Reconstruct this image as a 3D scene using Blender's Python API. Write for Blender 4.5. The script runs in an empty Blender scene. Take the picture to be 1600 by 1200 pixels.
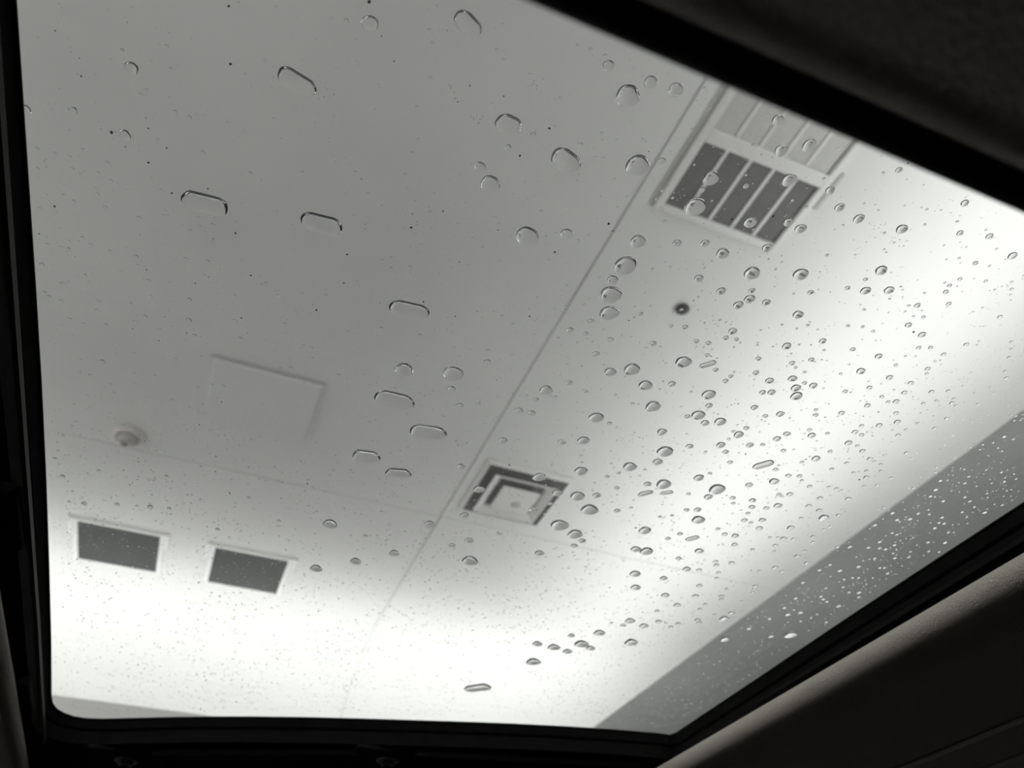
import bpy, bmesh, math, random
from mathutils import Vector, Matrix, noise

# ------------------------------------------------------------------ camera
CZ = 1.20                      # eye height above the floor of the bay
F = 1200.0                     # focal length in pixels of the 1600 x 1200 frame
RX = Vector((0.92665395, 0.2568532, 0.27447932))
RY = Vector((-0.3759155, 0.63315834, 0.67660775))
RZ = Vector((0.0, -0.73016228, 0.68327377))
scene = bpy.context.scene
cam_d = bpy.data.cameras.new('camera')
cam = bpy.data.objects.new('camera', cam_d)
scene.collection.objects.link(cam)
cam_d.sensor_width = 36.0
cam_d.lens = F / 1600 * 36
cam_d.clip_start = 0.01
cam_d.clip_end = 60
rt = Vector((RX[0], RY[0], RZ[0]))
upv = -Vector((RX[1], RY[1], RZ[1]))
bk = -Vector((RX[2], RY[2], RZ[2]))
cam.matrix_world = Matrix(((rt[0], upv[0], bk[0], 0), (rt[1], upv[1], bk[1], 0), (rt[2], upv[2], bk[2], CZ), (0, 0, 0, 1)))
cam_d.dof.use_dof = True
cam_d.dof.focus_distance = 0.335
cam_d.dof.aperture_fstop = 14.5
scene.camera = cam

# ------------------------------------------------------------------ world, lamps, exposure
world = bpy.data.worlds.new('world')
scene.world = world
world.use_nodes = True
world.node_tree.nodes['Background'].inputs[0].default_value = (0.75, 0.78, 0.80, 1)
world.node_tree.nodes['Background'].inputs[1].default_value = 0.10
vs = scene.view_settings
vs.view_transform = 'Standard'
vs.look = 'None'
vs.gamma = 1.0
vs.use_curve_mapping = False
vs.exposure = 0.0
P_DOWN = 72.0                  # watts of each added fill lamp
TILT_R, TILT_F = 1.0, -25.0   # lean of the added cove strips into the room
P_RIGHT = 63.0                # watts of the added cove strip along the right ledge
P_FRONT = 74.0                # watts of the added cove strip along the front ledge


def area_strip(name, loc, length, width, along, tilt, power):
    l = bpy.data.lights.new(name, 'AREA')
    l.shape = 'RECTANGLE'
    l.energy = power
    l.color = (1.0, 0.992, 0.975)
    o = bpy.data.objects.new(name, l)
    scene.collection.objects.link(o)
    if along == 'Y':
        l.size = width
        l.size_y = length
        o.rotation_euler = (0, math.pi - tilt, 0)
    else:
        l.size = length
        l.size_y = width
        o.rotation_euler = (math.pi + tilt, 0, 0)
    o.location = loc
    return o


# ------------------------------------------------------------------ helpers
def link(o):
    scene.collection.objects.link(o)
    return o


def mat(name, col, rough=0.6, metal=0.0, noise_amt=0.0, noise_scale=20.0, bump=0.0, spec=0.5):
    m = bpy.data.materials.new(name)
    m.use_nodes = True
    nt = m.node_tree
    b = nt.nodes['Principled BSDF']
    b.inputs['Base Color'].default_value = (*col, 1)
    b.inputs['Roughness'].default_value = rough
    b.inputs['Metallic'].default_value = metal
    b.inputs['Specular IOR Level'].default_value = spec
    if noise_amt or bump:
        tc = nt.nodes.new('ShaderNodeTexCoord')
        nz = nt.nodes.new('ShaderNodeTexNoise')
        nz.inputs['Scale'].default_value = noise_scale
        nz.inputs['Detail'].default_value = 5
        nt.links.new(tc.outputs['Object'], nz.inputs['Vector'])
        if noise_amt:
            r = nt.nodes.new('ShaderNodeValToRGB')
            r.color_ramp.elements[0].position = 0.3
            r.color_ramp.elements[1].position = 0.7
            r.color_ramp.elements[0].color = (*[c * (1 - noise_amt) for c in col], 1)
            r.color_ramp.elements[1].color = (*[min(1, c * (1 + noise_amt)) for c in col], 1)
            nt.links.new(nz.outputs['Fac'], r.inputs['Fac'])
            nt.links.new(r.outputs['Color'], b.inputs['Base Color'])
        if bump:
            bp = nt.nodes.new('ShaderNodeBump')
            bp.inputs['Strength'].default_value = bump
            bp.inputs['Distance'].default_value = 0.002
            nt.links.new(nz.outputs['Fac'], bp.inputs['Height'])
            nt.links.new(bp.outputs['Normal'], b.inputs['Normal'])
    return m


M = {
    'ceiling': mat('ceiling_paint', (0.78, 0.785, 0.775), 0.75, 0, 0.02, 0.8),
    'wall': mat('wall_paint', (0.80, 0.80, 0.79), 0.8, 0, 0.03, 1.5),
    'dark_wall': mat('dark_wall_paint', (0.05, 0.05, 0.052), 0.8, 0, 0.05, 1.5),
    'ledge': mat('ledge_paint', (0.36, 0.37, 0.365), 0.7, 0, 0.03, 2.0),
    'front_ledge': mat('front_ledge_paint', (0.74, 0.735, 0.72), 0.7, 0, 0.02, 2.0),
    'concrete': mat('wet_concrete', (0.33, 0.33, 0.325), 0.6, 0, 0.15, 3.0, 0.3),
    'white_metal': mat('white_enamel', (0.80, 0.80, 0.785), 0.4, 0, 0.015, 6.0),
    'bright_metal': mat('bright_white_enamel', (0.92, 0.92, 0.91), 0.4, 0, 0.01, 6.0),
    'grey_metal': mat('grey_enamel', (0.50, 0.505, 0.49), 0.5, 0, 0.02, 6.0),
    'dark_screen': mat('dark_filter_screen', (0.15, 0.15, 0.147), 0.8, 0, 0.10, 60.0),
    'light_screen': mat('light_filter_screen', (0.60, 0.60, 0.585), 0.7, 0, 0.05, 60.0),
    'duct': mat('dark_duct', (0.10, 0.10, 0.095), 0.8, 0, 0.08, 12.0),
    'smoked': mat('smoked_panel', (0.085, 0.088, 0.088), 0.9, 0, 0.06, 5.0, 0, 0.15),
    'cream': mat('cream_plastic', (0.74, 0.70, 0.66), 0.45, 0, 0.02, 30.0),
    'taupe': mat('taupe_plastic', (0.50, 0.47, 0.44), 0.5, 0, 0.03, 30.0),
    'brown': mat('brown_plastic', (0.26, 0.23, 0.19), 0.5, 0, 0.05, 30.0),
    'sensor': mat('black_sensor', (0.035, 0.035, 0.032), 0.4, 0, 0.05, 40.0),
    'rubber': mat('black_rubber', (0.010, 0.010, 0.010), 0.8, 0, 0.2, 200.0, 0.1, 0.15),
    'frame': mat('black_frame', (0.006, 0.006, 0.006), 0.9, 0, 0.2, 120.0, 0.1, 0.06),
    'border': mat('black_ceramic', (0.004, 0.004, 0.004), 0.5, 0, 0, 1, 0, 0.1),
    'rail': mat('dark_rail', (0.010, 0.010, 0.009), 0.6, 0.0, 0.1, 60.0, 0, 0.12),
    'screw': mat('dark_screw', (0.09, 0.09, 0.09), 0.35, 0.8, 0.1, 200.0),
    'fabric': mat('headliner_fabric', (0.30, 0.28, 0.25), 0.95, 0, 0.10, 900.0, 0.6, 0.1),
    'trim': mat('dark_trim', (0.05, 0.048, 0.044), 0.8, 0, 0.1, 300.0, 0.2, 0.2),
    'shell': mat('cabin_grey', (0.05, 0.048, 0.046), 0.9, 0, 0.1, 20.0, 0, 0.1),
    'paint': mat('car_paint', (0.06, 0.06, 0.065), 0.25, 0.2, 0.05, 30.0),
    'dirt': mat('dirt', (0.035, 0.03, 0.025), 0.9, 0, 0.3, 800.0),
}
# glowing diffuser of the added lamps
m = bpy.data.materials.new('added_lamp_diffuser'); m.use_nodes = True
m.node_tree.nodes['Principled BSDF'].inputs['Emission Color'].default_value = (1, 0.99, 0.97, 1)
m.node_tree.nodes['Principled BSDF'].inputs['Emission Strength'].default_value = 3.0
M['led'] = m
# tinted glass pane with a thin film of dust
m = bpy.data.materials.new('tinted_glass'); m.use_nodes = True
nt = m.node_tree; nt.nodes.clear()
out = nt.nodes.new('ShaderNodeOutputMaterial')
tr = nt.nodes.new('ShaderNodeBsdfTransparent'); tr.inputs[0].default_value = (0.93, 0.94, 0.935, 1)
gl = nt.nodes.new('ShaderNodeBsdfGlossy'); gl.inputs['Roughness'].default_value = 0.02
df = nt.nodes.new('ShaderNodeBsdfTranslucent'); df.inputs[0].default_value = (0.75, 0.75, 0.74, 1)
m1 = nt.nodes.new('ShaderNodeMixShader'); m1.inputs[0].default_value = 0.035
m2 = nt.nodes.new('ShaderNodeMixShader')
tc = nt.nodes.new('ShaderNodeTexCoord')
nz = nt.nodes.new('ShaderNodeTexNoise'); nz.inputs['Scale'].default_value = 9; nz.inputs['Detail'].default_value = 6
mr = nt.nodes.new('ShaderNodeMapRange')
mr.inputs['From Min'].default_value = 0.35; mr.inputs['From Max'].default_value = 0.7
mr.inputs['To Min'].default_value = 0.012; mr.inputs['To Max'].default_value = 0.035
nt.links.new(tc.outputs['Object'], nz.inputs['Vector'])
nt.links.new(nz.outputs['Fac'], mr.inputs['Value'])
nt.links.new(mr.outputs['Result'], m2.inputs[0])
nt.links.new(tr.outputs[0], m1.inputs[1]); nt.links.new(gl.outputs[0], m1.inputs[2])
nt.links.new(m1.outputs[0], m2.inputs[1]); nt.links.new(df.outputs[0], m2.inputs[2])
nt.links.new(m2.outputs[0], out.inputs[0])
M['glass'] = m
# water
m = bpy.data.materials.new('water'); m.use_nodes = True
nt = m.node_tree; nt.nodes.clear()
out = nt.nodes.new('ShaderNodeOutputMaterial')
g = nt.nodes.new('ShaderNodeBsdfGlass')
g.inputs['IOR'].default_value = 1.333; g.inputs['Roughness'].default_value = 0.0
g.inputs['Color'].default_value = (1, 1, 1, 1)
nt.links.new(g.outputs[0], out.inputs[0])
M['water'] = m


def tag(o, label=None, cat=None, group=None, kind=None):
    if label: o['label'] = label
    if cat: o['category'] = cat
    if group: o['group'] = group
    if kind: o['kind'] = kind
    return o


def empty(name, loc):
    o = bpy.data.objects.new(name, None)
    o.empty_display_size = 0.05
    link(o)
    o.location = loc
    return o


def mesh_obj(name, verts, faces, material, parent=None, smooth=False):
    me = bpy.data.meshes.new(name)
    me.from_pydata([tuple(v) for v in verts], [], faces)
    me.materials.append(M[material])
    if smooth:
        me.polygons.foreach_set('use_smooth', [True] * len(me.polygons))
    me.update()
    o = bpy.data.objects.new(name, me)
    link(o)
    if parent:
        o.parent = parent
        if parent.type == 'EMPTY' or True:
            o.matrix_parent_inverse = Matrix.Translation(-Vector(parent.location))
    return o


def box(name, x0, x1, y0, y1, z0, z1, material, parent=None, bevel=0.0):
    bm = bmesh.new()
    bmesh.ops.create_cube(bm, size=1)
    for v in bm.verts:
        v.co = Vector(((x0 + x1) / 2 + v.co.x * (x1 - x0), (y0 + y1) / 2 + v.co.y * (y1 - y0), (z0 + z1) / 2 + v.co.z * (z1 - z0)))
    if bevel:
        bmesh.ops.bevel(bm, geom=bm.edges[:], offset=bevel, segments=2, affect='EDGES', profile=0.5)
    me = bpy.data.meshes.new(name)
    bm.to_mesh(me); bm.free()
    me.materials.append(M[material])
    o = bpy.data.objects.new(name, me)
    link(o)
    if parent:
        o.parent = parent
        o.matrix_parent_inverse = Matrix.Translation(-Vector(parent.location))
    return o


def lathe(name, cx, cy, prof, material, parent=None, n=40):
    """prof: list of (radius, z); open at the start, closed at the axis end."""
    vs_, fs = [], []
    for r, z in prof:
        for k in range(n):
            a = 2 * math.pi * k / n
            vs_.append((cx + r * math.cos(a), cy + r * math.sin(a), z))
    for i in range(len(prof) - 1):
        for k in range(n):
            a, b = i * n + k, i * n + (k + 1) % n
            fs.append((a, b, b + n, a + n))
    fs.append(tuple(range(n))[::-1])
    fs.append(tuple((len(prof) - 1) * n + k for k in range(n)))
    o = mesh_obj(name, vs_, fs, material, parent, True)
    return o


def sweep(name, prof, axis, a0, a1, material, parent=None, steps=1, smooth=True, wob=None):
    """closed profile (list of 2D points) extruded along an axis. axis 'Y': prof is (x,z); axis 'X': prof is (y,z)."""
    n = len(prof)
    vs_, fs = [], []
    for s in range(steps + 1):
        a = a0 + (a1 - a0) * s / steps
        for (p, q) in prof:
            dp = wob(a) if wob else 0
            vs_.append((p + dp, a, q) if axis == 'Y' else (a, p + dp, q))
    for s in range(steps):
        for k in range(n):
            a, b = s * n + k, s * n + (k + 1) % n
            fs.append((a, b, b + n, a + n))
    fs.append(tuple(range(n))[::-1])
    fs.append(tuple(steps * n + k for k in range(n)))
    o = mesh_obj(name, vs_, fs, material, parent)
    if smooth:
        o.data.polygons.foreach_set('use_smooth', [len(p.vertices) == 4 for p in o.data.polygons])
    bm = bmesh.new(); bm.from_mesh(o.data)
    bmesh.ops.recalc_face_normals(bm, faces=bm.faces[:])
    bm.to_mesh(o.data); bm.free()
    o.data.set_sharp_from_angle(angle=math.radians(32))
    return o


def at(px, py, h):
    """point of the horizontal plane h above the eye that the photo shows at (px, py)."""
    c = Vector((px - 800, py - 600, F))
    d = Vector((RX.dot(c), RY.dot(c), RZ.dot(c)))
    t = h / d.z
    return Vector((d.x * t, d.y * t, CZ + h))


# ------------------------------------------------------------------ the bay: floor, walls, coved ceiling
HC = 2.80                     # ceiling above the eye
ZC = CZ + HC
XL, XR, YB, YF = -4.6, 3.9, -4.6, 7.42
CV0, CVR = 5.60, 1.82         # where the front cove begins and its radius
o = box('floor', XL - .2, XR + .2, YB - .2, YF + .2, -0.15, 0.0, 'concrete'); tag(o, kind='structure')
o = box('wall_left', XL - .2, XL, YB, YF, 0, ZC + .1, 'wall'); tag(o, kind='structure')
o = box('wall_right', XR, XR + .2, YB, YF, 0, ZC + .1, 'dark_wall'); tag(o, kind='structure')
o = box('wall_back', XL - .2, XR + .2, YB - .2, YB, 0, ZC + .1, 'wall'); tag(o, kind='structure')
o = box('wall_front', XL - .2, XR + .2, YF, YF + .2, 0, ZC + .1, 'dark_wall'); tag(o, kind='structure')
ceil = box('ceiling', XL - .2, XR + .2, YB - .2, YF + .2, ZC + 0.012, ZC + 0.12, 'ceiling'); tag(ceil, kind='structure')
G = 0.006                     # half width of a joint
GY = 0.003
xs = [XL, -1.55, 0.417 * HC, XR]
ys = [YB, 0.13 * HC, 1.473 * HC, CV0]
for i in range(3):
    for j in range(3):
        box('ceiling_panel', xs[i] + G, xs[i + 1] - G, ys[j] + (GY if j else 0), ys[j + 1] - (GY if j < 2 else 0), ZC, ZC + 0.0118, 'ceiling', ceil)
# the cove at the front: two bent panels with the same long joint between them
for (a, b) in ((XL, -1.55), (-1.55, 0.417 * HC), (0.417 * HC, XR)):
    prof = []
    N = 20
    for k in range(N + 1):
        t = math.radians(88) * k / N
        prof.append((CV0 + CVR * math.sin(t), ZC - CVR * (1 - math.cos(t))))
    for k in range(N, -1, -1):
        t = math.radians(88) * k / N
        prof.append((CV0 + (CVR + .0118) * math.sin(t), ZC + .0118 - (CVR + .0118) * (1 - math.cos(t))))
    sweep('cove_panel', prof, 'X', a + .002, b - .002, 'ceiling', ceil)
# ledges that hold the added cove lamps: rounded troughs on the right and front walls
def trough_profile(e, ze, wall):
    """inner lip at (e, ze), trough open to the top, back to the wall; 2D points around the section"""
    pts = [(e, ze)]
    for k in range(0, 11):
        t = math.pi / 2 * k / 10
        pts.append((e + .42 * (1 - math.cos(t)), ze - .06 - .36 * math.sin(t)))
    pts += [(wall, ze - .42), (wall, ze - .36), (e + .40, ze - .36)]
    for k in range(9, -1, -1):
        t = math.pi / 2 * k / 10
        pts.append((e + .03 + .38 * (1 - math.cos(t)), ze - .06 - .30 * math.sin(t)))
    pts.append((e + .03, ze))
    return pts
ZL = 1.85
EX = 1.367 * ZL
EY = 2.985 * ZL
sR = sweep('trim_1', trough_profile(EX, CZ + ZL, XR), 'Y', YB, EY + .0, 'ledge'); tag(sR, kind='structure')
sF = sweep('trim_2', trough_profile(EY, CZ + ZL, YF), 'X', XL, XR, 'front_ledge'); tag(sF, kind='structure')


LD = .07                      # lamp face below the lip


def added_cove_lamp(label, along):  # strip lamp added to brighten the ceiling beside each ledge; source not seen
    z = CZ + ZL - LD
    if along == 'Y':
        cx = EX + .30
        c = empty('added_cove_light', (cx, (YB + EY) / 2, CZ + ZL - .36))
        box('housing', cx - .12, cx + .12, YB + .3, EY - .1, CZ + ZL - .36, z - .015, 'grey_metal', c, .006)
        box('diffuser', cx - .11, cx + .11, YB + .32, EY - .12, z - .015, z - .004, 'led', c, .004)
        l = area_strip('added_cove_light_lamp', (cx, (YB + EY) / 2, z), EY - YB - .5, .22, 'Y', math.radians(TILT_R), P_RIGHT)
    else:
        cy = EY + .30
        c = empty('added_cove_light', ((XL + EX) / 2, cy, CZ + ZL - .36))
        box('housing', XL + .2, XR - .2, cy - .12, cy + .12, CZ + ZL - .36, z - .015, 'grey_metal', c, .006)
        box('diffuser', XL + .22, XR - .22, cy - .11, cy + .11, z - .015, z - .004, 'led', c, .004)
        l = area_strip('added_cove_light_lamp', ((XL + XR) / 2, cy, z), XR - XL - .5, .22, 'X', math.radians(TILT_F), P_FRONT)
    tag(c, label, 'light', 'added cove light strips')
    l.parent = c
    l.matrix_parent_inverse = Matrix.Translation(-Vector(c.location))
added_cove_lamp('added long cove light strip, unseen behind the grey ledge on the right', 'Y')
added_cove_lamp('added long cove light strip, unseen behind the front ledge', 'X')


def downlight(x, y, label):  # unseen lamp added so that floor bounce lifts the whole ceiling
    c = empty('downlight', (x, y, ZC))
    tag(c, label, 'light', 'added fill lamps')
    lathe('trim_ring', x, y, [(.20, ZC - .001), (.20, ZC - .014), (.17, ZC - .018), (.165, ZC - .010)], 'white_metal', c, 40)
    lathe('diffuser', x, y, [(.160, ZC - .010), (.158, ZC - .016), (.02, ZC - .017)], 'led', c, 32)
    l = bpy.data.lights.new('fill_light_lamp', 'AREA')
    l.shape = 'DISK'; l.size = .30; l.energy = P_DOWN; l.color = (1.0, .99, .97)
    o = link(bpy.data.objects.new('fill_light_lamp', l))
    o.location = (x, y, ZC - .022)
    o.parent = c
    o.matrix_parent_inverse = Matrix.Translation(-Vector(c.location))
for (x, y, n) in ((-3.4, -2.8, 'added round fill lamp, out of view in the back left corner of the ceiling'), (-3.4, .6, 'added round fill lamp, out of view along the left wall, middle one'), (-3.4, 3.8, 'added round fill lamp, out of view along the left wall, front one'), (-.6, -2.8, 'added round fill lamp, out of view behind the car, left one'), (1.7, -2.8, 'added round fill lamp, out of view behind the car, right one')):
    downlight(x, y, n)

# ------------------------------------------------------------------ ceiling fixtures
def U(v): return v * HC
# big two-row grille
gx0, gx1 = U(.463), U(.663)
rows = ((.282, .3945, 'light_screen'), (.416, .528, 'dark_screen'))
g0 = empty('ceiling_grille', ((gx0 + gx1) / 2, U(.41), ZC))
tag(g0, 'large ceiling grille with two rows of grey screens in a white frame', 'vent')
D = 0.022
box('frame_bar', U(.451), gx0, U(.270), U(.540), ZC - D, ZC - .001, 'white_metal', g0, .004)
box('frame_bar', gx1, U(.675), U(.270), U(.540), ZC - D, ZC - .001, 'white_metal', g0, .004)
box('frame_bar', gx0, gx1, U(.270), U(.282), ZC - D, ZC - .001, 'white_metal', g0, .004)
box('frame_bar', gx0, gx1, U(.528), U(.540), ZC - D, ZC - .001, 'white_metal', g0, .004)
box('crossbar', gx0, gx1, U(.3945), U(.416), ZC - D, ZC - .001, 'white_metal', g0, .004)
pitch = (gx1 - gx0) / 5
for (y0, y1, mm) in rows:
    for k in range(5):
        p = box('screen', gx0 + k * pitch + .001, gx0 + (k + 1) * pitch - .001, U(y0) + .001, U(y1) - .001, ZC - .006, ZC - .001, mm, g0)
    for k in range(1, 5):
        box('mullion', gx0 + k * pitch - .008, gx0 + k * pitch + .008, U(y0), U(y1), ZC - .0115, ZC - .0065, 'white_metal', g0, .0015)
box('latch', U(.675), U(.683), U(.384), U(.450), ZC - .026, ZC - .001, 'grey_metal', g0, .004)
box('shadow_strip', U(.4470), U(.4505), U(.270), U(.540), ZC - .006, ZC - .001, 'grey_metal', g0, .002)  # grey strip drawn as the shadow line along the frame's left edge

# square stepped air diffuser
dx, dy = U(.5435), U(1.3235)
d0 = empty('air_diffuser', (dx, dy, ZC))
tag(d0, 'square white stepped air diffuser with nested frames', 'vent')
def ring(name, ro, ri, zo, zi, th, material, parent):
    """square ring whose lower face slopes from (ro, zo) to (ri, zi)"""
    def sq(r, z): return [(dx - r, dy - r, z), (dx + r, dy - r, z), (dx + r, dy + r, z), (dx - r, dy + r, z)]
    v = sq(ro, zo) + sq(ri, zi) + sq(ri, zi + th) + sq(ro, zo + th)
    f = []
    for L in range(4):
        for k in range(4):
            a, b = L * 4 + k, L * 4 + (k + 1) % 4
            c, d = ((L + 1) % 4) * 4 + (k + 1) % 4, ((L + 1) % 4) * 4 + k
            f.append((a, b, c, d))
    o = mesh_obj(name, v, f, material, parent)
    bm = bmesh.new(); bm.from_mesh(o.data); bmesh.ops.recalc_face_normals(bm, faces=bm.faces[:]); bm.to_mesh(o.data); bm.free()
    return o
box('duct_plate', dx - U(.094), dx + U(.094), dy - U(.094), dy + U(.094), ZC - .012, ZC - .001, 'duct', d0)  # flat dark plate; its colour stands for the darkness of the recess
ring('outer_frame', U(.102), U(.092), ZC - .008, ZC - .022, .006, 'white_metal', d0)
ring('cone', U(.0735), U(.055), ZC - .050, ZC - .022, .005, 'white_metal', d0)
ring('cone', U(.062), U(.0525), ZC - .030, ZC - .014, .003, 'grey_metal', d0)
b = box('centre_plate', dx - U(.044), dx + U(.044), dy - U(.044), dy + U(.044), ZC - .058, ZC - .046, 'white_metal', d0, .006)
lathe('damper_knob', dx + .02, dy + .03, [(.03, ZC - .058), (.028, ZC - .064), (.02, ZC - .067), (.004, ZC - .068)], 'grey_metal', b if False else d0, 24)

# two square smoked panels near the front cove
def square_fixture(x0, x1, label):
    y0, y1 = U(1.806), U(1.990)
    x0, x1 = U(x0), U(x1)
    c = empty('ceiling_light_panel', ((x0 + x1) / 2, (y0 + y1) / 2, ZC))
    tag(c, label, 'light panel', 'square panels by the front cove')
    w = .030
    box('smoked_pane', x0, x1, y0, y1, ZC - .005, ZC - .001, 'smoked', c)
    box('frame_bar', x0 - w, x0, y0 - w, y1 + w * .6, ZC - .010, ZC - .001, 'bright_metal', c, .003)
    box('frame_bar', x1, x1 + w, y0 - w, y1 + w * .6, ZC - .010, ZC - .001, 'bright_metal', c, .003)
    box('frame_bar', x0, x1, y0 - w, y0, ZC - .010, ZC - .001, 'bright_metal', c, .003)
    box('frame_bar', x0, x1, y1, y1 + w * .6, ZC - .010, ZC - .001, 'bright_metal', c, .003)
    for xx in (x0 - w - .032, x1 + w):
        box('corner_bracket', xx, xx + .032, y0 - w - .012, y0 + .17, ZC - .012, ZC - .001, 'bright_metal', c, .004)
    box('back_flange', x0 - w - .02, x1 + w + .02, y0 - w - .030, y0 - w - .018, ZC - .004, ZC - .001, 'white_metal', c, .002)
square_fixture(-.3675, -.183, 'square dark grey ceiling panel in a white frame nearest the left edge')
square_fixture(-.0535, .124, 'square dark grey ceiling panel in a white frame, right one of the pair')

# round detector
kx, ky = U(-.268), U(1.428)
k0 = empty('smoke_detector', (kx, ky, ZC))
tag(k0, 'round cream smoke detector on the ceiling above the left square panel', 'detector')
lathe('base_ring', kx, ky, [(.084, ZC - .001), (.086, ZC - .012), (.080, ZC - .026), (.066, ZC - .030), (.062, ZC - .022)], 'cream', k0, 48)
lathe('dome', kx, ky, [(.058, ZC - .021), (.056, ZC - .036), (.045, ZC - .050), (.025, ZC - .057), (.004, ZC - .059)], 'taupe', k0, 40)
lathe('sounder_hole', kx - .012, ky + .012, [(.020, ZC - .055), (.018, ZC - .062), (.004, ZC - .063)], 'brown', k0, 24)
# small black sensor
sx, sy = U(.602), U(.703)
s0 = empty('ceiling_sensor', (sx, sy, ZC))
tag(s0, 'small round black sensor on the ceiling beside the grille', 'sensor')
lathe('bezel', sx, sy, [(.034, ZC - .001), (.034, ZC - .010), (.026, ZC - .014)], 'sensor', s0, 32)
lathe('lens', sx, sy, [(.022, ZC - .013), (.020, ZC - .026), (.011, ZC - .034), (.003, ZC - .036)], 'sensor', s0, 28)
# access hatch
h0 = empty('access_hatch', (U(-.035), U(1.21), ZC))
tag(h0, 'white square access hatch, faint against the ceiling, left of centre', 'hatch')
box('hatch_panel', U(-.130), U(.068), U(1.128), U(1.305), ZC - .020, ZC - .001, 'ceiling', h0, .004)
box('hatch_edge_strip', U(-.138), U(.072), U(1.1175), U(1.1275), ZC - .008, ZC - .001, 'grey_metal', h0, .003)  # grey strip puts the shade of the hatch's near side into colour
box('hatch_edge_strip', U(.0685), U(.0745), U(1.128), U(1.305), ZC - .010, ZC - .001, 'white_metal', h0, .003)

# ------------------------------------------------------------------ the car roof around the sunroof
HG = 0.260                    # underside of the glass above the eye
TG = 0.0045                   # glass thickness
OUTLINE = [(27, 0), (37, 150), (47, 300), (57, 450), (66, 600), (73, 750), (78, 900), (80.5, 1000), (81, 1060), (81, 1085), (83, 1098), (90, 1107), (100, 1113),
           (115, 1118.5), (135, 1121.5), (160, 1122.5), (200, 1121.5), (260, 1120), (330, 1119), (400, 1119), (480, 1120), (560, 1122), (640, 1124.5),
           (720, 1127), (800, 1130), (880, 1134), (960, 1139), (1030, 1145), (1046, 1147.5), (1056, 1144), (1180, 1061), (1330, 960), (1470, 868), (1600, 783)]
loop = [at(a, b, HG).to_2d() for a, b in OUTLINE]
loop = [Vector((loop[0].x, -0.06))] + loop + [Vector((loop[-1].x - .004, .10)), Vector((loop[-1].x - .004, -0.06))]
NL = len(loop)
cen = Vector((sum(p.x for p in loop) / NL, sum(p.y for p in loop) / NL))
def offset(d):
    r = []
    for i, p in enumerate(loop):
        a = (p - loop[i - 1]).normalized()
        b = (loop[(i + 1) % NL] - p).normalized()
        n1 = Vector((-a.y, a.x)); n2 = Vector((-b.y, b.x))
        n = (n1 + n2).normalized()
        k = max(.5, n.dot(n1))
        r.append(p + n * d / k)
    return r
# loop runs up the left side first, so the left normal points outward
def ring_mesh(name, levels, material, parent, smooth=False, scale=None):
    """closed ring section: levels = [(outward offset, z above eye), ...] joined into a solid ring"""
    v, f = [], []
    n = len(levels)
    for d, z in levels:
        pts = offset(d) if d < .09 else [p + (p - cen).normalized() * d for p in loop]
        v += [(p.x, p.y, CZ + z) for p in pts]
    for L in range(n):
        L2 = (L + 1) % n
        for k in range(NL):
            k2 = (k + 1) % NL
            f.append((L * NL + k, L * NL + k2, L2 * NL + k2, L2 * NL + k))
    o = mesh_obj(name, v, f, material, parent, smooth)
    bm = bmesh.new(); bm.from_mesh(o.data); bmesh.ops.recalc_face_normals(bm, faces=bm.faces[:]); bm.to_mesh(o.data); bm.free()
    return o

car = empty('car', (0.155, 0.1, 0.0))
tag(car, 'dark car cabin roof with grey-beige headliner framing the sunroof', 'car')
ring_mesh('sunroof_frame', [(.001, HG - .0015), (.004, HG - .008), (.0065, HG - .0095), (.009, HG - .020), (.22, HG - .022), (.22, HG - .0035), (.05, HG - .0020)], 'frame', car)
ring_mesh('roof_panel', [(.045, HG + .001), (.62, HG - .03), (.62, HG - .02), (.044, HG + .010)], 'paint', car)
# guide rails beside the glass
def bar(name, p0, p1, w, h, material, parent):
    p0, p1 = Vector(p0), Vector(p1)
    d = (p1 - p0).normalized()
    s = Vector((-d.y, d.x, 0)).normalized() * w / 2
    u = Vector((0, 0, h / 2))
    v = []
    for p in (p0, p1):
        v += [p - s - u, p + s - u, p + s + u, p - s + u]
    o = mesh_obj(name, v, [(0, 1, 2, 3)[::-1], (4, 5, 6, 7), (0, 1, 5, 4), (1, 2, 6, 5), (2, 3, 7, 6), (3, 0, 4, 7)], material, parent)
    return o
zr = HG - .0225
A = at(38, 520, zr); B = at(58, 970, zr); C = at(69, 1160, zr)
bar('guide_rail', (A.x, -.05, CZ + zr), B, .0022, .004, 'rail', car)
bar('guide_rail', B, C, .0022, .004, 'rail', car)
A = at(1240, 1065, zr + .006); B = at(1600, 832, zr + .006)
bar('guide_rail', (B.x, -.05, CZ + zr + .006), (A.x, A.y + .05, A.z), .0022, .003, 'frame', car)
q = at(20, 815, HG - .028)
box('rail_clip', q.x - .012, q.x + .004, q.y - .03, q.y + .03, CZ + HG - .030, CZ + HG - .0215, 'frame', car, .002)
q = at(38, 1090, HG - .028)
box('rail_clip', q.x - .006, q.x + .004, q.y - .03, q.y + .04, CZ + HG - .030, CZ + HG - .0215, 'frame', car, .002)
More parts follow.
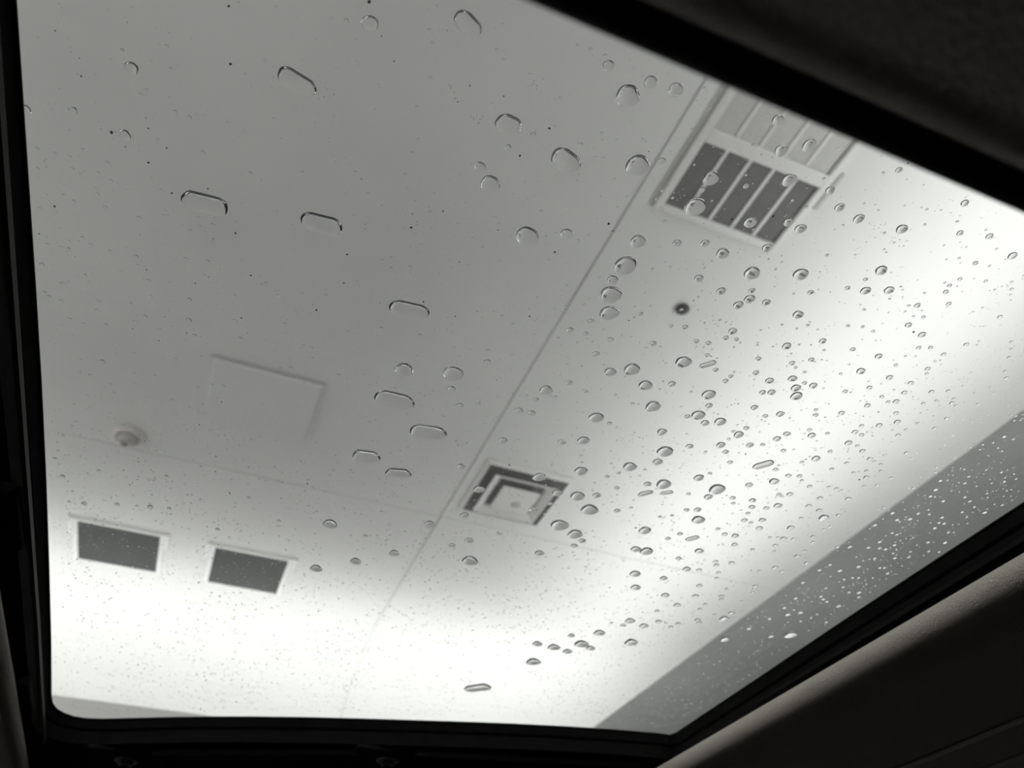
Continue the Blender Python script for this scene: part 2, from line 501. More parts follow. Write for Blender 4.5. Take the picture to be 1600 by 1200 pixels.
# front bracket plates and their screws
for (a, b) in ((198, 1187), (606, 1187)):
    q = at(a, b, HG - .0245)
    pl = box('bracket', q.x - .035, q.x + .035, q.y - .022, q.y + .05, CZ + HG - .0245, CZ + HG - .0205, 'frame', car, .002)
    sc = lathe('screw', q.x, q.y, [(.0105, CZ + HG - .0245), (.0105, CZ + HG - .0262), (.0092, CZ + HG - .0272), (.0078, CZ + HG - .0262), (.0066, CZ + HG - .0262), (.0060, CZ + HG - .0295), (.0042, CZ + HG - .0300), (.0034, CZ + HG - .0272), (.001, CZ + HG - .0272)], 'screw', pl, 28)
    sc.matrix_parent_inverse = Matrix.Identity(4)
A = at(-40, 1178, HG - .0235); B = at(150, 1176, HG - .0235)
A2 = at(240, 1176, HG - .0235); B2 = at(560, 1176, HG - .0235)
A3 = at(650, 1178, HG - .0235); B3 = at(1000, 1196, HG - .0235)
for p0, p1 in ((A2, B2), (A3, B3)):
    bar('front_rib', p0, p1, .006, .004, 'rubber', car)

# headliner: rolled fabric lips on both sides of the opening
HZ = 0.232
def lip_profile(edge, s):
    """closed (x, z) section; edge = inner edge of the lip, s = +1 towards +x"""
    r = 0.009
    pts = []
    for k in range(0, 13):
        t = math.radians(-60) + math.radians(240 - 60) * k / 12
        # from the top of the roll, over the inner side, to the underside
        pts.append((edge + s * (r - r * math.cos(math.radians(90 - 15 * k))), CZ + HZ + r * math.sin(math.radians(90 - 15 * k)) - .006))
    pts = []
    for k in range(0, 13):
        a = math.radians(100 - 190 * k / 12)
        pts.append((edge + s * (r - r * math.cos(a)), CZ + HZ - r + r * math.sin(a)))
    under = [(.020, .0185), (.034, .0172), (.050, .0176), (.066, .0190), (.085, .0205), (.115, .022), (.150, .0240), (.152, .0200), (.156, .0200), (.158, .0262), (.20, .030), (.205, .027), (.209, .032), (.30, .040), (.44, .055)]
    for dx_, dz_ in under:
        pts.append((edge + s * dx_, CZ + HZ - dz_))
    pts += [(edge + s * .44, CZ + HZ - .045), (edge + s * .03, CZ + HZ - .001)]
    return pts
sweep('headliner', lip_profile(at(1600, 880, HZ - .009).x, 1), 'Y', -.9, 1.35, 'fabric', car, 6)
sweep('headliner', lip_profile(at(12, 950, HZ - .009).x - .004, -1), 'Y', -.9, 1.35, 'fabric', car, 6)
# padded roof header that crosses close above the eye
ZH = 0.105
e = at(1220, 175, ZH).y + .0008
hp = []
for k in range(0, 10):
    a = math.radians(0 - 90 * k / 9)
    hp.append((e - .004 + .004 * math.cos(a), CZ + ZH + .004 + .004 * math.sin(a)))
hp += [(e - .0068, CZ + ZH), (e - .0068, CZ + HG - .022), (e, CZ + HG - .022)]
sweep('header_seal', hp, 'X', -.62, .95, 'rubber', car, 1)
hp = []
for k in range(0, 17):
    a = math.radians(20 - 130 * k / 16)
    hp.append((e - .0138 + .0064 * math.cos(a), CZ + ZH + .0005 + .0095 * math.sin(a)))
hp += [(e - .0225, CZ + ZH - .004), (e - .05, CZ + ZH + .001), (e - .12, CZ + ZH + .004), (e - .5, CZ + ZH + .012), (e - .95, CZ + ZH + .012), (e - .95, CZ + HG - .03), (e - .0076, CZ + HG - .03)]
sweep('header_padding', hp, 'X', -.62, .95, 'fabric', car, 1)
# rest of the cabin below the windows (out of view, keeps the cabin dark)
cx0, cx1, cy0, cy1 = -.62, .93, -1.0, 1.55
box('floor_pan', cx0, cx1, cy0, cy1, .18, .24, 'shell', car)
for (a, b, c, d, nm) in ((cx0 - .06, cx0, cy0, cy1, 'door'), (cx1, cx1 + .06, cy0, cy1, 'door'), (cx0, cx1, cy0 - .06, cy0, 'rear_bulkhead'), (cx0, cx1, cy1, cy1 + .06, 'dashboard')):
    box(nm, a, b, c, d, .18, CZ - .06, 'shell', car, .01)
for (x, y) in ((cx0 - .03, cy0), (cx1 + .03, cy0), (cx0 - .03, cy1), (cx1 + .03, cy1), (cx0 - .03, .0), (cx1 + .03, .0)):
    box('pillar', x - .05, x + .05, y - .07, y + .07, CZ - .06, CZ + HG - .03, 'shell', car, .01)

# ------------------------------------------------------------------ the sunroof glass
sg = empty('sunroof_glass', (0.155, 0.1, CZ + HG))
tag(sg, 'wet tinted sunroof glass pane speckled with rain drops', 'sunroof')
gp = offset(.030)
v = [(p.x, p.y, CZ + HG) for p in gp] + [(p.x, p.y, CZ + HG + TG) for p in gp]
f = [tuple(range(NL)), tuple(range(2 * NL - 1, NL - 1, -1))] + [(k, NL + k, NL + (k + 1) % NL, (k + 1) % NL) for k in range(NL)]
mesh_obj('glass_pane', v, f, 'glass', sg)
ring_mesh('ceramic_border', [(.0, HG - .0002), (.030, HG - .0002), (.030, HG - .0010), (.0, HG - .0010)], 'border', sg)
ring_mesh('rubber_seal', [(.0305, HG - .0012), (.0305, HG + .007), (.043, HG + .007), (.043, HG - .0012)], 'rubber', sg)

# ------------------------------------------------------------------ rain drops on the glass
# each row: origin of a quarter-size crop of the photo, then drops "x y w" (centre and width in quarter pixels);
# capsules are "x1 y1 x2 y2 d"; a text after | is the drop's own label
DROPS = [
 ((0, 0), "820 428 95;455 690 58;780 845 82;160 685 74;230 930 28;340 960 26;520 936 26;437 980 20;290 1000 22;237 1055 24;292 1048 22;452 1055 22;503 1087 20;610 1083 28;690 1130 28;727 1148 26;600 1180 22;800 1187 22;1005 1190 24;1185 732 26;1095 698 24;1268 952 26;400 1160 22"),
 ((400, 0), "203 480 308 545 130|long slanting water drop high on the left half of the glass;712 147 106|round water drop near the top edge, left of the biggest top drop;1303 128 1345 178 132|large oval water drop touching the top edge of view;1558 772 1595 792 122|egg-shaped water drop in the upper middle, above a pair of small drops;1575 920 40;1400 1043 72|small round water drop just above left of a larger round one;1465 1150 122|round water drop below a small one in the upper middle;565 130 30;470 118 24;620 1075 20"),
 ((800, 0), "602 410 72|lone round water drop left of the big round pair by the header;724 602 152|large round water drop below the header, biggest of its trio;866 515 86|middle-sized round water drop beside the large round drop by the header;1023 563 98|round water drop nearest the header, right of its trio;132 840 34;425 905 34;318 990 355 1018 134|large pear-shaped water drop left of the ceiling seam;785 1035 150|large water drop with a pointed top lying on the ceiling seam;937 1008 52;1243 1115 104|round water drop over the dark grille, second screen from left;1187 1187 40;1462 1163 38;1140 1030 16;490 310 24;407 285 18;520 985 22;570 990 22"),
 ((1200, 0), "62 752 78|upright oval water drop over the pale grille row, nearest the header;82 942 88|oval water drop on the right end of the grille's white crossbar;258 910 94|large oval water drop over the pale grille row, rightmost;133 1125 98|oval water drop over the right end of the dark grille row;818 1063 46;390 1190 60|oval water drop just off the grille's right-hand latch;720 1080 22;440 928 22;868 1124 14;392 878 12;470 898 12"),
 ((0, 300), "1203 55 1355 92 122|longest flat water drop on the left, over bare ceiling;657 97 28;868 162 30;848 403 32;427 357 26;300 330 28;568 330 24;785 345 22;262 455 36;385 575 34;275 627 30;308 653 28;385 685 34;605 742 30;438 797 30;815 697 26;935 652 34;925 553 28;905 780 30;845 812 28;1160 418 28;1325 298 30;1185 672 28;1180 803 38;1297 432 22;1215 898 28;1260 911 24;1500 915 28;1467 806 26;510 1127 26;565 1150 30;850 1195 26;640 1060 36;965 1147 22;530 520 26;660 828 24;520 823 22;620 687 26;1365 490 20;1190 240 22;1245 213 20;1327 205 22;1237 160 20;460 58 24;400 20 22;288 18 22;515 287 24;685 368 24"),
 ((400, 300), "350 186 470 216 118|long flat water drop right of the longest one on the left;900 726 1015 752 100|long flat water drop left of the ceiling seam at mid height;925 1115 120|round water drop, left one of a level pair at mid height;1233 1138 132|round water drop, right one of a level pair at mid height;1450 993 28;1445 1062 44;62 570 22;140 650 26;290 635 22;960 470 26;845 476 20;270 935 26;345 975 24;60 932 24;1025 895 24;745 880 22;785 850 22;217 1100 28;150 1100 24;520 1145 24;680 1142 22;360 708 20;435 645 22;1458 245 20;295 960 22"),
 ((800, 300), "95 278 144|large round water drop left of the ceiling seam, beside a small one;342 262 78|small round water drop right of a large one, left of the ceiling seam;412 308 28;787 310 100|round water drop at the top of the column on the ceiling seam's right;1033 320 56;1207 320 56;1317 385 86|oval water drop just below the grille, holding a dark reflection;1143 93 138|large round water drop over the grille's lower left corner;1488 190 84|round water drop over the dark grille's fourth screen;947 183 32;1595 350 66|oval water drop at the dark grille's lower right corner;707 462 144|largest water drop of the column right of the ceiling seam;628 550 72|small water drop between the larger ones of the seam column;550 535 22;617 642 136|wide water drop, second from bottom of the seam column;608 757 120|water drop at the bottom of the seam column;1500 508 104|large oval water drop below the grille, mirroring its bars;1168 540 58;1308 620 60;1500 617 42;1485 670 72|oval water drop touching another, right of the black sensor;1415 707 66|oval water drop, lower left of a touching pair right of the sensor;803 762 32;493 808 42;363 863 44;462 885 34;617 923 40;883 947 44;525 1012 48;995 838 28;1082 845 38;1380 870 58;1338 912 38;1403 923 32;1153 933 36;1228 945 36;1220 1020 32;615 1125 74|slanting water drop beside a larger one, left of the jagged drop;750 1108 104|large water drop with a pointed right end, below the black sensor;1072 1063 102|jagged water drop with a spike at its upper left;1195 1086 1255 1069 32;1273 1112 36;1525 1130 42;1368 1152 32;1540 1042 38;1335 1182 38;355 1193 44;1000 1200 50;1590 690 54;1060 735 26;573 862 18;290 912 18;297 1142 20;963 1070 18;1300 800 22;1165 658 18;1388 970 18;1535 958 18;1205 818 16"),
 ((1200, 300), "448 97 66|oval water drop right of the grille, first of three in a row;568 168 74|oval water drop right of the grille, middle of three in a row;837 232 78|oval water drop right of the grille, last of three in a row;1230 70 56|oval water drop beside the header at the right;203 230 76|oval water drop just off the grille's lower right corner, lower of two;127 190 64|oval water drop just off the grille's lower right corner, upper of two;1200 257 46;1385 277 50;1528 400 64;1297 445 38;205 515 98|largest water drop right of the grille, with a dark square reflection;708 490 80|oval water drop above a level pair, upper right;610 617 68|oval water drop, left one of the level pair at upper right;757 614 66|oval water drop, right one of the level pair at upper right;610 547 32;498 600 36;267 628 40;188 767 70|oval water drop below the largest one right of the grille;117 963 60;342 932 48;248 832 26;602 735 24;933 710 44;880 711 24;972 782 30;878 832 46;963 893 52;1200 545 32;1135 585 32;1105 568 20;1112 625 40;1130 700 38;1362 558 28;1523 563 24;1523 608 28;1418 612 20;1450 782 36;1240 954 38;1098 1016 36;943 974 34;1017 973 34;692 1027 50;530 984 36;500 836 26;593 842 26;657 871 26;272 1049 40;150 1070 40;173 1098 26;230 1125 26;350 988 22;580 1120 60;760 1160 46;455 1137 24;153 1167 58;800 1083 30;998 1106 38;993 1137 28;1045 1058 22;1520 938 26;1522 983 26;1508 1035 30;1483 1123 28;1492 1163 32;370 395 24;470 208 18;728 257 22;240 95 26;740 378 16;10 1180 56;228 1195 34;893 1195 40;180 855 18;88 830 20;910 777 20;1430 357 18;1597 525 20"),
 ((0, 600), "713 56 24;1077 100 30;620 545 30;390 577 34;342 466 26;393 322 22;525 748 38;730 752 34;938 768 38;1057 779 28;432 738 24;855 763 20;1360 910 28;1555 712 26;1325 5 22;1392 12 24;1365 64 22;1040 577 24"),
 ((400, 600), "815 92 915 114 98|long flat water drop left of centre, upper of two long ones;1025 295 1125 310 82|long flat water drop left of centre, lower of two long ones;655 449 725 459 66|short flat water drop left of the air diffuser, left of two;856 558 922 564 56|short flat water drop left of the air diffuser, right of two;1222 35 58;1273 138 50;1388 124 30;1028 63 26;1543 355 58;1282 517 50;1393 660 72|water drop on the left frame of the air diffuser;1303 822 58;1085 878 66|water drop lying on the ceiling seam below the diffuser;463 878 92|round water drop to the right of the square panels;1520 934 40;1333 980 60;1338 1107 104|large flat water drop below the air diffuser;864 1060 64;375 1156 76|flat water drop beside the right square panel's corner;623 1112 70;1225 1010 42;683 950 28;93 213 24;290 488 26;963 742 24;142 857 24"),
 ((800, 600), "215 40 84|water drop above three tiny ones, up from the air diffuser;265 80 34;150 98 38;88 72 24;45 167 54;123 182 50;457 47 34;835 8 88|oval water drop in the centre, above a larger oval one;527 210 94|round water drop alone in the centre, right of the seam;882 140 98|oval water drop in the centre, right of the lone round one;610 247 32;755 124 26;647 70 20;1230 67 88|oval water drop at right of centre above a small close one;1232 135 46;1165 195 88|oval water drop at right of centre with small ones at its sides;1097 203 38;1207 244 54;1302 236 76|oval water drop, rightmost of a close cluster right of centre;1515 147 48;1567 53 44;1583 200 36;312 365 54;447 353 76|round water drop up and right of the air diffuser;938 300 64|oval water drop above the large slanting one right of the diffuser;1417 317 66|oval water drop below two tiny ones right of centre;1465 277 40;1383 297 26;1355 345 26;1305 382 60;1335 425 42;1487 383 50;1567 380 34;957 423 104|large slanting water drop right of the diffuser, above a smaller one;1110 390 48;911 487 64|slanting water drop tucked under a larger slanting one;737 518 90|large oval water drop right of the air diffuser;432 545 84|flat water drop by the diffuser's upper right corner;430 449 26;437 491 20;595 580 32;668 557 26;620 499 22;832 537 24;1210 426 24;1363 490 36;1538 515 1605 496 40;1168 587 66;1238 560 30;848 626 50;948 627 98|teardrop-shaped water drop with its tail to the right;812 690 858 678 28;945 684 990 677 22;655 651 36;1282 660 108|largest water drop in the lower right quarter;1227 707 58;1103 688 30;1380 713 38;1383 746 30;1503 729 46;1500 770 44;1590 777 40;1482 632 50;172 583 86|water drop on the air diffuser's upper bar;285 682 70|water drop on the air diffuser's right bar;238 747 36;131 787 54;203 811 22;409 702 94|oval water drop right of the diffuser, above the wider one;530 697 54;485 787 110|wide water drop right of the diffuser's lower corner;298 884 114|widest water drop below the diffuser's lower right corner;395 940 98|oval water drop under the widest one below the diffuser;438 981 48;390 1011 44;172 1058 60;831 917 82|oval water drop alone below and right of the diffuser;657 793 40;745 774 22;1092 788 38;1160 787 48;1165 850 86|oval water drop below a level small pair, lower right;975 967 36;1050 938 38;1105 972 1150 960 24;1287 906 32;1330 940 38;1395 950 48;1392 1005 42;1453 853 42;1492 868 28;1475 809 32;1565 852 46;1547 902 44;774 1034 66|water drop overlapping a slightly larger one, left of the two;841 1047 86|water drop overlapping a slightly smaller one, right of the two;1170 1045 58;1041 1092 40;1092 1158 54;1170 1163 38;1272 1112 36;1278 1134 38;1374 1120 40;1290 1180 32;1503 1036 28;770 1188 72;1545 1170 26;1000 823 26;925 830 24"),
 ((1200, 600), "22 52 52;175 25 66|oval water drop right of centre, upper of a stacked pair;178 75 78|oval water drop right of centre, lower of a stacked pair;283 10 54;77 188 54;300 162 30;298 195 36;483 47 36;635 23 38;853 55 42;712 80 32;752 112 32;802 110 44;622 135 42;460 182 42;1022 50 38;1127 45 32;970 123 30;1050 106 26;1150 121 36;1160 92 24;1177 138 28;1312 128 30;1293 58 24;1118 217 36;800 183 36;808 239 46;695 259 44;585 262 34;545 301 44;585 320 36;1042 279 34;933 247 26;863 287 28;813 323 36;503 369 50;560 388 32;590 420 40;637 470 40;663 486 26;705 504 28;728 445 26;492 495 32;273 322 54;260 287 34;372 310 30;118 313 48;57 343 52;97 417 36;388 422 32;300 467 58;212 490 30;399 533 32;38 610 66;127 574 40;197 576 36;212 604 28;260 641 34;47 535 36;67 510 22;137 690 44;68 692 36;90 704 24;325 715 40;503 720 42;62 762 56;255 763 40;320 791 40;350 838 70;440 822 36;467 789 28;207 840 30;143 900 52;390 893 32;353 911 28;282 957 38;282 991 34;230 1045 28;183 1078 40;162 972 36;98 967 42;63 960 28;12 960 26;47 1010 36;38 1048 28;45 1150 44;88 1174 34;242 1120 34;866 432 34;900 467 24;705 546 30;615 545 30;535 556 30;615 585 40;770 588 28;685 634 30;600 640 28;428 655 32;380 646 28;"
  "1475 330 28;1533 345 22;1517 197 22;1550 200 20;1540 228 18;1457 553 20;1475 611 24;1550 593 18;1255 579 22;1230 620 26;1397 620 18;1047 661 32;1077 604 28;1048 553 24;1055 522 26;908 652 28;1015 702 28;1095 732 26;1230 707 24;1260 733 26;1368 684 22;1290 768 22;1212 801 24;1240 832 20;1353 803 34;1462 757 24;1087 834 26;1007 815 22;937 810 26;887 844 32;805 850 28;777 807 32;727 773 26;1100 872 26;1067 867 24;1042 901 28;1128 927 26;998 990 26;807 940 26;775 931 22;668 882 30;697 987 28;790 1007 26;733 1033 26;697 1026 26;628 1022 26;890 1048 22;780 1058 22;792 1088 26;878 1081 24;1003 1046 22;1105 992 30;565 1142 32;510 1018 32;435 1020 28;448 1167 32;387 1130 26;322 1163 26;697 1150 24;727 1149 24;747 1184 26;667 1090 22;1068 1050 20"),
 ((400, 900), "1346 708 1426 696 36|lone flat water drop near the bottom middle of the glass"),
 ((800, 900), "773 73 64;948 16 50;958 122 54;1033 184 48;907 221 36;737 282 64;695 310 40;825 313 58;917 286 42;993 321 36;1038 301 38;547 358 74|oval water drop at the right end of the bottom cluster;745 418 86|oval water drop near the bottom, apart from the cluster to its left;435 428 92|largest water drop of the cluster near the bottom;491 453 58;371 374 46;262 448 80|oval water drop left of the largest one in the bottom cluster;346 474 62;158 426 66;134 539 92|flat water drop lowest in the bottom cluster;1172 62 42;1148 127 44;1310 128 38;1308 147 34;1209 180 34;1175 209 32;1160 277 42;1170 293 38;1372 235 46;1327 270 66|oval water drop at the very edge of the grey ledge;1330 398 60;1267 243 28;1280 15 30;1520 66 36;1512 84 30;1505 105 30;1437 157 22;1480 330 32;622 295 24;962 297 22;1340 85 26"),
 ((1200, 900), "172 140 32;218 42 28;103 200 26;123 241 40;203 229 36;10 268 28;18 378 40;138 370 86|brightest and largest water drop over the grey ledge;440 188 36;507 103 26;568 103 32;568 132 26;330 128 26;345 145 30;367 160 30;203 283 22;360 75 24;475 22 22;565 12 22;362 290 22;470 70 22;162 212 20;307 241 20;268 263 18;528 12 22;655 12 18"),
]
HT = HG + TG


def grads(px, py):
    """how far the picture moves, in pixels, for a step on the glass"""
    c = at(px, py, HT); e_ = 1e-4
    def proj(p):
        d = p - Vector((0, 0, CZ))
        cc = RX * d.x + RY * d.y + RZ * d.z
        return 800 + F * cc.x / cc.z, 600 + F * cc.y / cc.z
    b = proj(c); a1 = proj(c + Vector((e_, 0, 0))); a2 = proj(c + Vector((0, e_, 0)))
    gx = math.hypot(a1[0] - b[0], a2[0] - b[0]) / e_
    gy = math.hypot(a1[1] - b[1], a2[1] - b[1]) / e_
    return gx, gy


def dome(verts, faces, c, half, ang, r, segs, rings, rnd, z0, irr=0.03):
    """one drop: a lens with a flat base; stadium outline of half length `half` along `ang`, radius r"""
    k_ = max(0.0, min(1.0, (.15 - c.x) / .06))
    THETA = math.radians(49 + 14 * k_)          # steeper on the left half, shaped so the rims turn dark
    hmax = min(r * math.tan(THETA / 2), 0.0026)
    RC = hmax / (1 - math.cos(THETA))          # radius of the rounded edge
    flat = max(0.0, r - RC * math.sin(THETA))   # half width of the flat top
    edge_w = r - flat
    def height(q):
        e_ = max(0.0, q * r - flat)
        return hmax - RC + math.sqrt(max(0.0, RC * RC - e_ * e_))
    ca, sa = math.cos(ang), math.sin(ang)
    lx, ly, ls = -.8, -.6, .26
    if half > 1e-7:
        lx, ly, ls = -ca - .2, -sa - .7, .24
        q_ = math.hypot(lx, ly); lx /= q_; ly /= q_
    ph = [rnd.uniform(0, 6.283) for _ in range(3)]
    am = [irr * rnd.uniform(.3, 1), irr * rnd.uniform(.2, .8), irr * .5 * rnd.random()]
    base = len(verts)
    out = []
    for s in range(segs):
        t = 2 * math.pi * s / segs
        w = 1 + am[0] * math.cos(2 * t + ph[0]) + am[1] * math.cos(3 * t + ph[1]) + am[2] * math.cos(5 * t + ph[2])
        sx_ = half if math.cos(t) > 0 else -half
        if abs(math.cos(t)) < 1e-6: sx_ = 0
        out.append((sx_, w * r * math.cos(t), w * r * math.sin(t)))
    def put(q):
        # the drops lean: steep towards the rear left, drawn out on the other side
        lean = ls * edge_w * min(1.0, (1 - q) * r / edge_w)
        for (cx_, u, v_) in out:
            X = cx_ + u * q; Y = v_ * q
            verts.append((c.x + X * ca - Y * sa + lx * lean, c.y + X * sa + Y * ca + ly * lean, z0 + max(0.0, height(q))))
    qs = [math.sin(math.pi / 2 * (1 - i / rings)) for i in range(rings)]
    for q in qs: put(q)
    for i in range(rings - 1):
        for s in range(segs):
            a = base + i * segs + s; b = base + i * segs + (s + 1) % segs
            faces.append((a, b, b + segs, a + segs))
    top = base + (rings - 1) * segs
    if half < 1e-7:
        verts.append((c.x + lx * ls * edge_w, c.y + ly * ls * edge_w, z0 + hmax)); ap = len(verts) - 1
        for s in range(segs): faces.append((top + s, top + (s + 1) % segs, ap))
    else:
        faces.append(tuple(top + s for s in range(segs)))
    b0 = len(verts)
    for (cx_, u, v_) in out:
        X = cx_ + u; Y = v_
        verts.append((c.x + X * ca - Y * sa, c.y + X * sa + Y * ca, z0))
    faces.append(tuple(b0 + s for s in reversed(range(segs))))


ZONES = [
    (lambda x, y: y > 1135 - .739 * (x - 930), 'over the grey ledge'),
    (lambda x, y: 1030 < x < 1340 and y < 385 and y < 205 + (x - 1030) * .75 + 120 and x + .6 * y > 1200, 'over the two-row grille'),
    (lambda x, y: 712 < x < 900 and 705 < y < 850, 'over the air diffuser'),
    (lambda x, y: x < 480 and y > 770, 'around the square panels'),
    (lambda x, y: x < 330 and y < 310, 'at the upper left'),
    (lambda x, y: x < 330 and y < 560, 'on the left side at mid height'),
    (lambda x, y: x < 640 and y < 560, 'left of centre'),
    (lambda x, y: x < 560, 'near the smoke detector and hatch'),
    (lambda x, y: x + .606 * (y - 128) < 1100 and y < 420, 'along the left side of the seam, high up'),
    (lambda x, y: x + .606 * (y - 128) < 1100, 'along the left side of the seam, low down'),
    (lambda x, y: x < 1000 and y < 560, 'right of the seam by the big column'),
    (lambda x, y: x < 1000 and y < 700, 'between the diffuser and the black sensor'),
    (lambda x, y: x < 1010 and y < 900, 'right of the air diffuser'),
    (lambda x, y: x < 1010, 'in the bottom cluster'),
    (lambda x, y: x < 1200 and y < 520, 'around the black sensor'),
    (lambda x, y: x < 1120 and y < 620, 'just below the black sensor'),
    (lambda x, y: x < 1200 and y < 620, 'down and right of the black sensor'),
    (lambda x, y: x < 1110 and y < 760, 'in the middle right field, left part'),
    (lambda x, y: x < 1210 and y < 760, 'in the middle right field, centre part'),
    (lambda x, y: x < 1100 and y < 880, 'in the lower right field, left part'),
    (lambda x, y: x < 1210 and y < 880, 'in the lower right field, centre part'),
    (lambda x, y: y > 880, 'at the bottom beside the grey ledge'),
    (lambda x, y: x < 1400 and y < 500, 'right of the grille'),
    (lambda x, y: y < 440, 'close under the header at right'),
    (lambda x, y: x < 1330 and y < 600, 'below the largest drop right of the grille'),
    (lambda x, y: y < 600, 'at the far right, above the ledge'),
    (lambda x, y: x < 1300 and y < 700, 'in the bright right field, upper part'),
    (lambda x, y: y < 700, 'near the upper end of the grey ledge'),
    (lambda x, y: x < 1300, 'in the bright right field, lower part'),
    (lambda x, y: True, 'along the rim of the grey ledge'),
]
ORD = ['first', 'second', 'third', 'fourth', 'fifth', 'sixth', 'seventh', 'eighth', 'ninth', 'tenth', 'eleventh', 'twelfth']
items = []
for (ox, oy), s in DROPS:
    for part in s.split(';'):
        if not part.strip(): continue
        nums, _, lab = part.partition('|')
        n = [float(t) / 4 for t in nums.split()]
        if len(n) == 3:
            x, y, w = n[0] + ox, n[1] + oy, n[2]
            gx, gy = grads(x, y)
            r = w / 2 / gx
            items.append([w * w * gy / gx, x, y, w, at(x, y, HT), 0.0, 0.0, r, lab])
        else:
            x1, y1, x2, y2, d = n[0] + ox, n[1] + oy, n[2] + ox, n[3] + oy, n[4]
            gx, gy = grads((x1 + x2) / 2, (y1 + y2) / 2)
            p1, p2 = at(x1, y1, HT), at(x2, y2, HT)
            r = d / 2 / gy
            c = (p1 + p2) / 2
            items.append([d * (d + math.hypot(x2 - x1, y2 - y1)), (x1 + x2) / 2, (y1 + y2) / 2, d + abs(x2 - x1), c, (p2 - p1).length / 2, math.atan2(p2.y - p1.y, p2.x - p1.x), r, lab])
items.sort(key=lambda t: (0 if t[8] else 1, -t[0]))
solo, rest = items[:300], items[300:]
zone_lists = {}
for it in solo:
    if it[8]: continue
    z = next(nm for fn, nm in ZONES if fn(it[1], it[2]))
    it.append(z)
    zone_lists.setdefault((z, it[3] >= 10.5), []).append(it)
for (z, big), L in zone_lists.items():
    L.sort(key=lambda t: t[1])
    for i, it in enumerate(L):
        size = 'medium water drop' if big else 'small water drop'
        if len(L) == 1: it[8] = 'only %s %s' % (size, z)
        elif i < 12: it[8] = '%s %s, %s' % (size, z, 'leftmost' if i == 0 else 'rightmost' if i == len(L) - 1 else ORD[i] + ' from left')
        else: it[8] = 'small water drop %s' % z if not big else 'medium water drop towards the right end %s' % z
ZD = CZ + HT + 0.00002
for it in solo:
    rnd = random.Random(int(it[1] * 7 + it[2] * 13))
    v, f = [], []
    big = it[3] > 14
    dome(v, f, it[4], it[5], it[6], it[7], 56 if big else 28, 12 if big else 7, rnd, ZD, .05 if big else .04)
    o = mesh_obj('water_drop', v, f, 'water', None, True)
    # origin under the drop
    off = Vector((it[4].x, it[4].y, ZD))
    o.data.transform(Matrix.Translation(-off)); o.location = off
    tag(o, it[8], 'water drop', 'rain drops on the sunroof glass')

# fine rain too small to count, and specks of dirt
def inside(p, m=0.0015):
    n = 0
    for i in range(NL):
        a, b = loop[i - 1], loop[i]
        if (a.y > p.y) != (b.y > p.y) and p.x < (b.x - a.x) * (p.y - a.y) / (b.y - a.y) + a.x: n += 1
    return n % 2 == 1
rnd = random.Random(11)
CELL = .012
grid = {}
def near_cells(p):
    i, j = int(math.floor(p.x / CELL)), int(math.floor(p.y / CELL))
    for a in (i - 1, i, i + 1):
        for b in (j - 1, j, j + 1):
            yield (a, b)
def claim(p, r):
    grid.setdefault((int(math.floor(p.x / CELL)), int(math.floor(p.y / CELL))), []).append((p.x, p.y, r))
def free(p, r):
    for c in near_cells(p):
        for (x, y, q) in grid.get(c, ()):
            if (x - p.x) ** 2 + (y - p.y) ** 2 < (r * 1.3 + q * 1.06) ** 2: return False
    return True
for it in items:
    ax = Vector((math.cos(it[6]), math.sin(it[6])))
    for k in ((-1, -.5, 0, .5, 1) if it[5] else (0,)):
        claim(it[4].to_2d() + ax * it[5] * k, it[7])
v, f = [], []
for it in rest:
    dome(v, f, it[4], it[5], it[6], it[7], 14, 4, rnd, ZD, .04)
x0, x1 = min(p.x for p in loop), max(p.x for p in loop)
y0, y1 = .07, max(p.y for p in loop)
cnt = 0
tries = 0
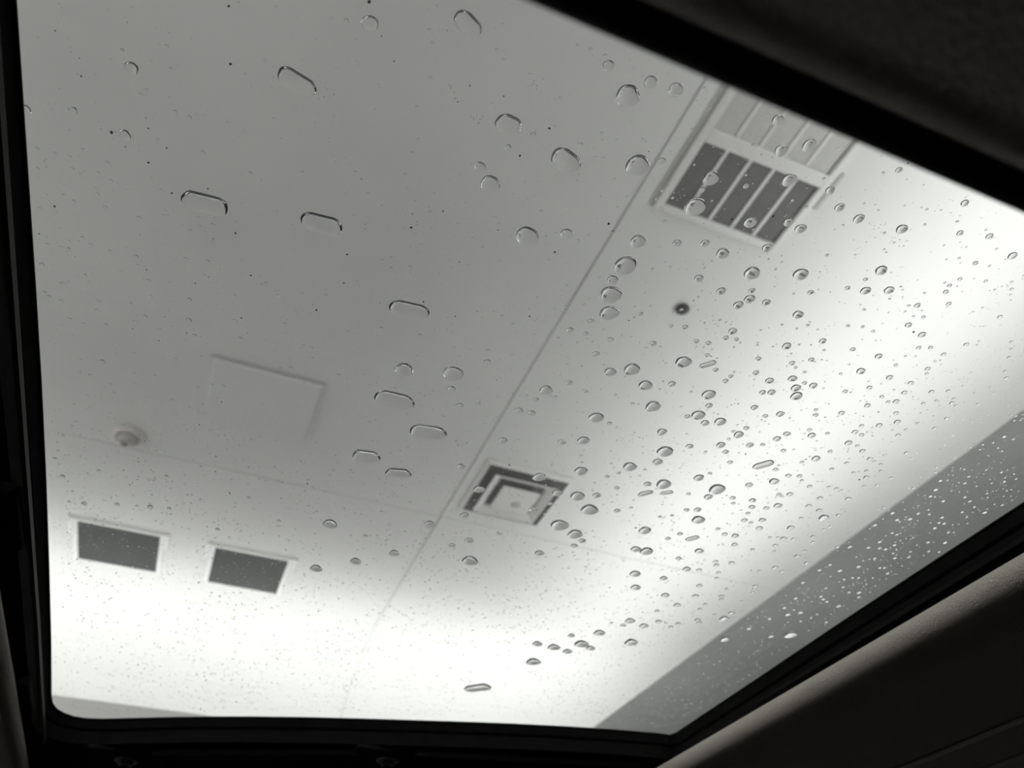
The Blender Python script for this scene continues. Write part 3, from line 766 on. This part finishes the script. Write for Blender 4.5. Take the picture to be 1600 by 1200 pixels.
while cnt < 10500 and tries < 200000:
    tries += 1
    p = Vector((rnd.uniform(x0, x1), rnd.uniform(y0, y1)))
    if not inside(p): continue
    u = (p.x - x0) / (x1 - x0)
    dens = .22 + .30 * u + .35 * max(0, min(1, (p.y - .12) / .25))
    nzv = noise.noise(Vector((p.x * 26, p.y * 26, 1.7))) * .5 + .5
    nz2 = noise.noise(Vector((p.x * 90, p.y * 90, 5.1))) * .5 + .5
    if rnd.random() > dens * (nzv * 1.1) * (nz2 * 1.5): continue
    r = .00019 + .00015 * rnd.expovariate(1.0) * (1 + .6 * u)
    r = min(r, .0007)
    if not free(p, r): continue
    claim(p, r)
    dome(v, f, Vector((p.x, p.y, 0)), 0.0, 0.0, r, 8, 3, rnd, ZD, .10)
    cnt += 1
    if rnd.random() < .12:      # little clusters
        for _ in range(rnd.randint(2, 7)):
            q = p + Vector((rnd.gauss(0, .0018), rnd.gauss(0, .0018)))
            r = rnd.uniform(.00012, .00030)
            if inside(q) and free(q, r):
                claim(q, r)
                dome(v, f, Vector((q.x, q.y, 0)), 0.0, 0.0, r, 8, 3, rnd, ZD, .10)
o = mesh_obj('fine_droplets', v, f, 'water', None, True)
tag(o, 'countless fine droplets misted over the whole sunroof glass', 'droplets', kind='stuff')
v, f = [], []
def speck(c, r):
    if not free(c, r * 1.4): return
    b = len(v); n = 6
    for ring_r, z in ((r, 0), (r * .6, r * .5)):
        for k in range(n):
            a = 6.283 * k / n
            q = ring_r * rnd.uniform(.6, 1.3)
            v.append((c.x + q * math.cos(a), c.y + q * math.sin(a) * 1.2, ZD + z))
    for k in range(n):
        k2 = (k + 1) % n
        f.append((b + k, b + k2, b + n + k2, b + n + k))
    f.append(tuple(b + n + k for k in range(n)))
    f.append(tuple(b + k for k in reversed(range(n))))
for i in range(1700):
    p = Vector((rnd.uniform(x0, x1), rnd.uniform(y0, y1)))
    u = (p.x - x0) / (x1 - x0)
    if not inside(p) or rnd.random() > 1.0 - .75 * u: continue
    speck(p, min(.0006, .00012 + .00013 * rnd.expovariate(1)))
    if rnd.random() < .07:
        for _ in range(rnd.randint(4, 14)):
            q = p + Vector((rnd.gauss(0, .002), rnd.gauss(0, .002)))
            if inside(q): speck(q, rnd.uniform(.00007, .0002))
o = mesh_obj('dirt_specks', v, f, 'dirt')
tag(o, 'fine dark dirt specks scattered over the sunroof glass', 'dirt', kind='stuff')
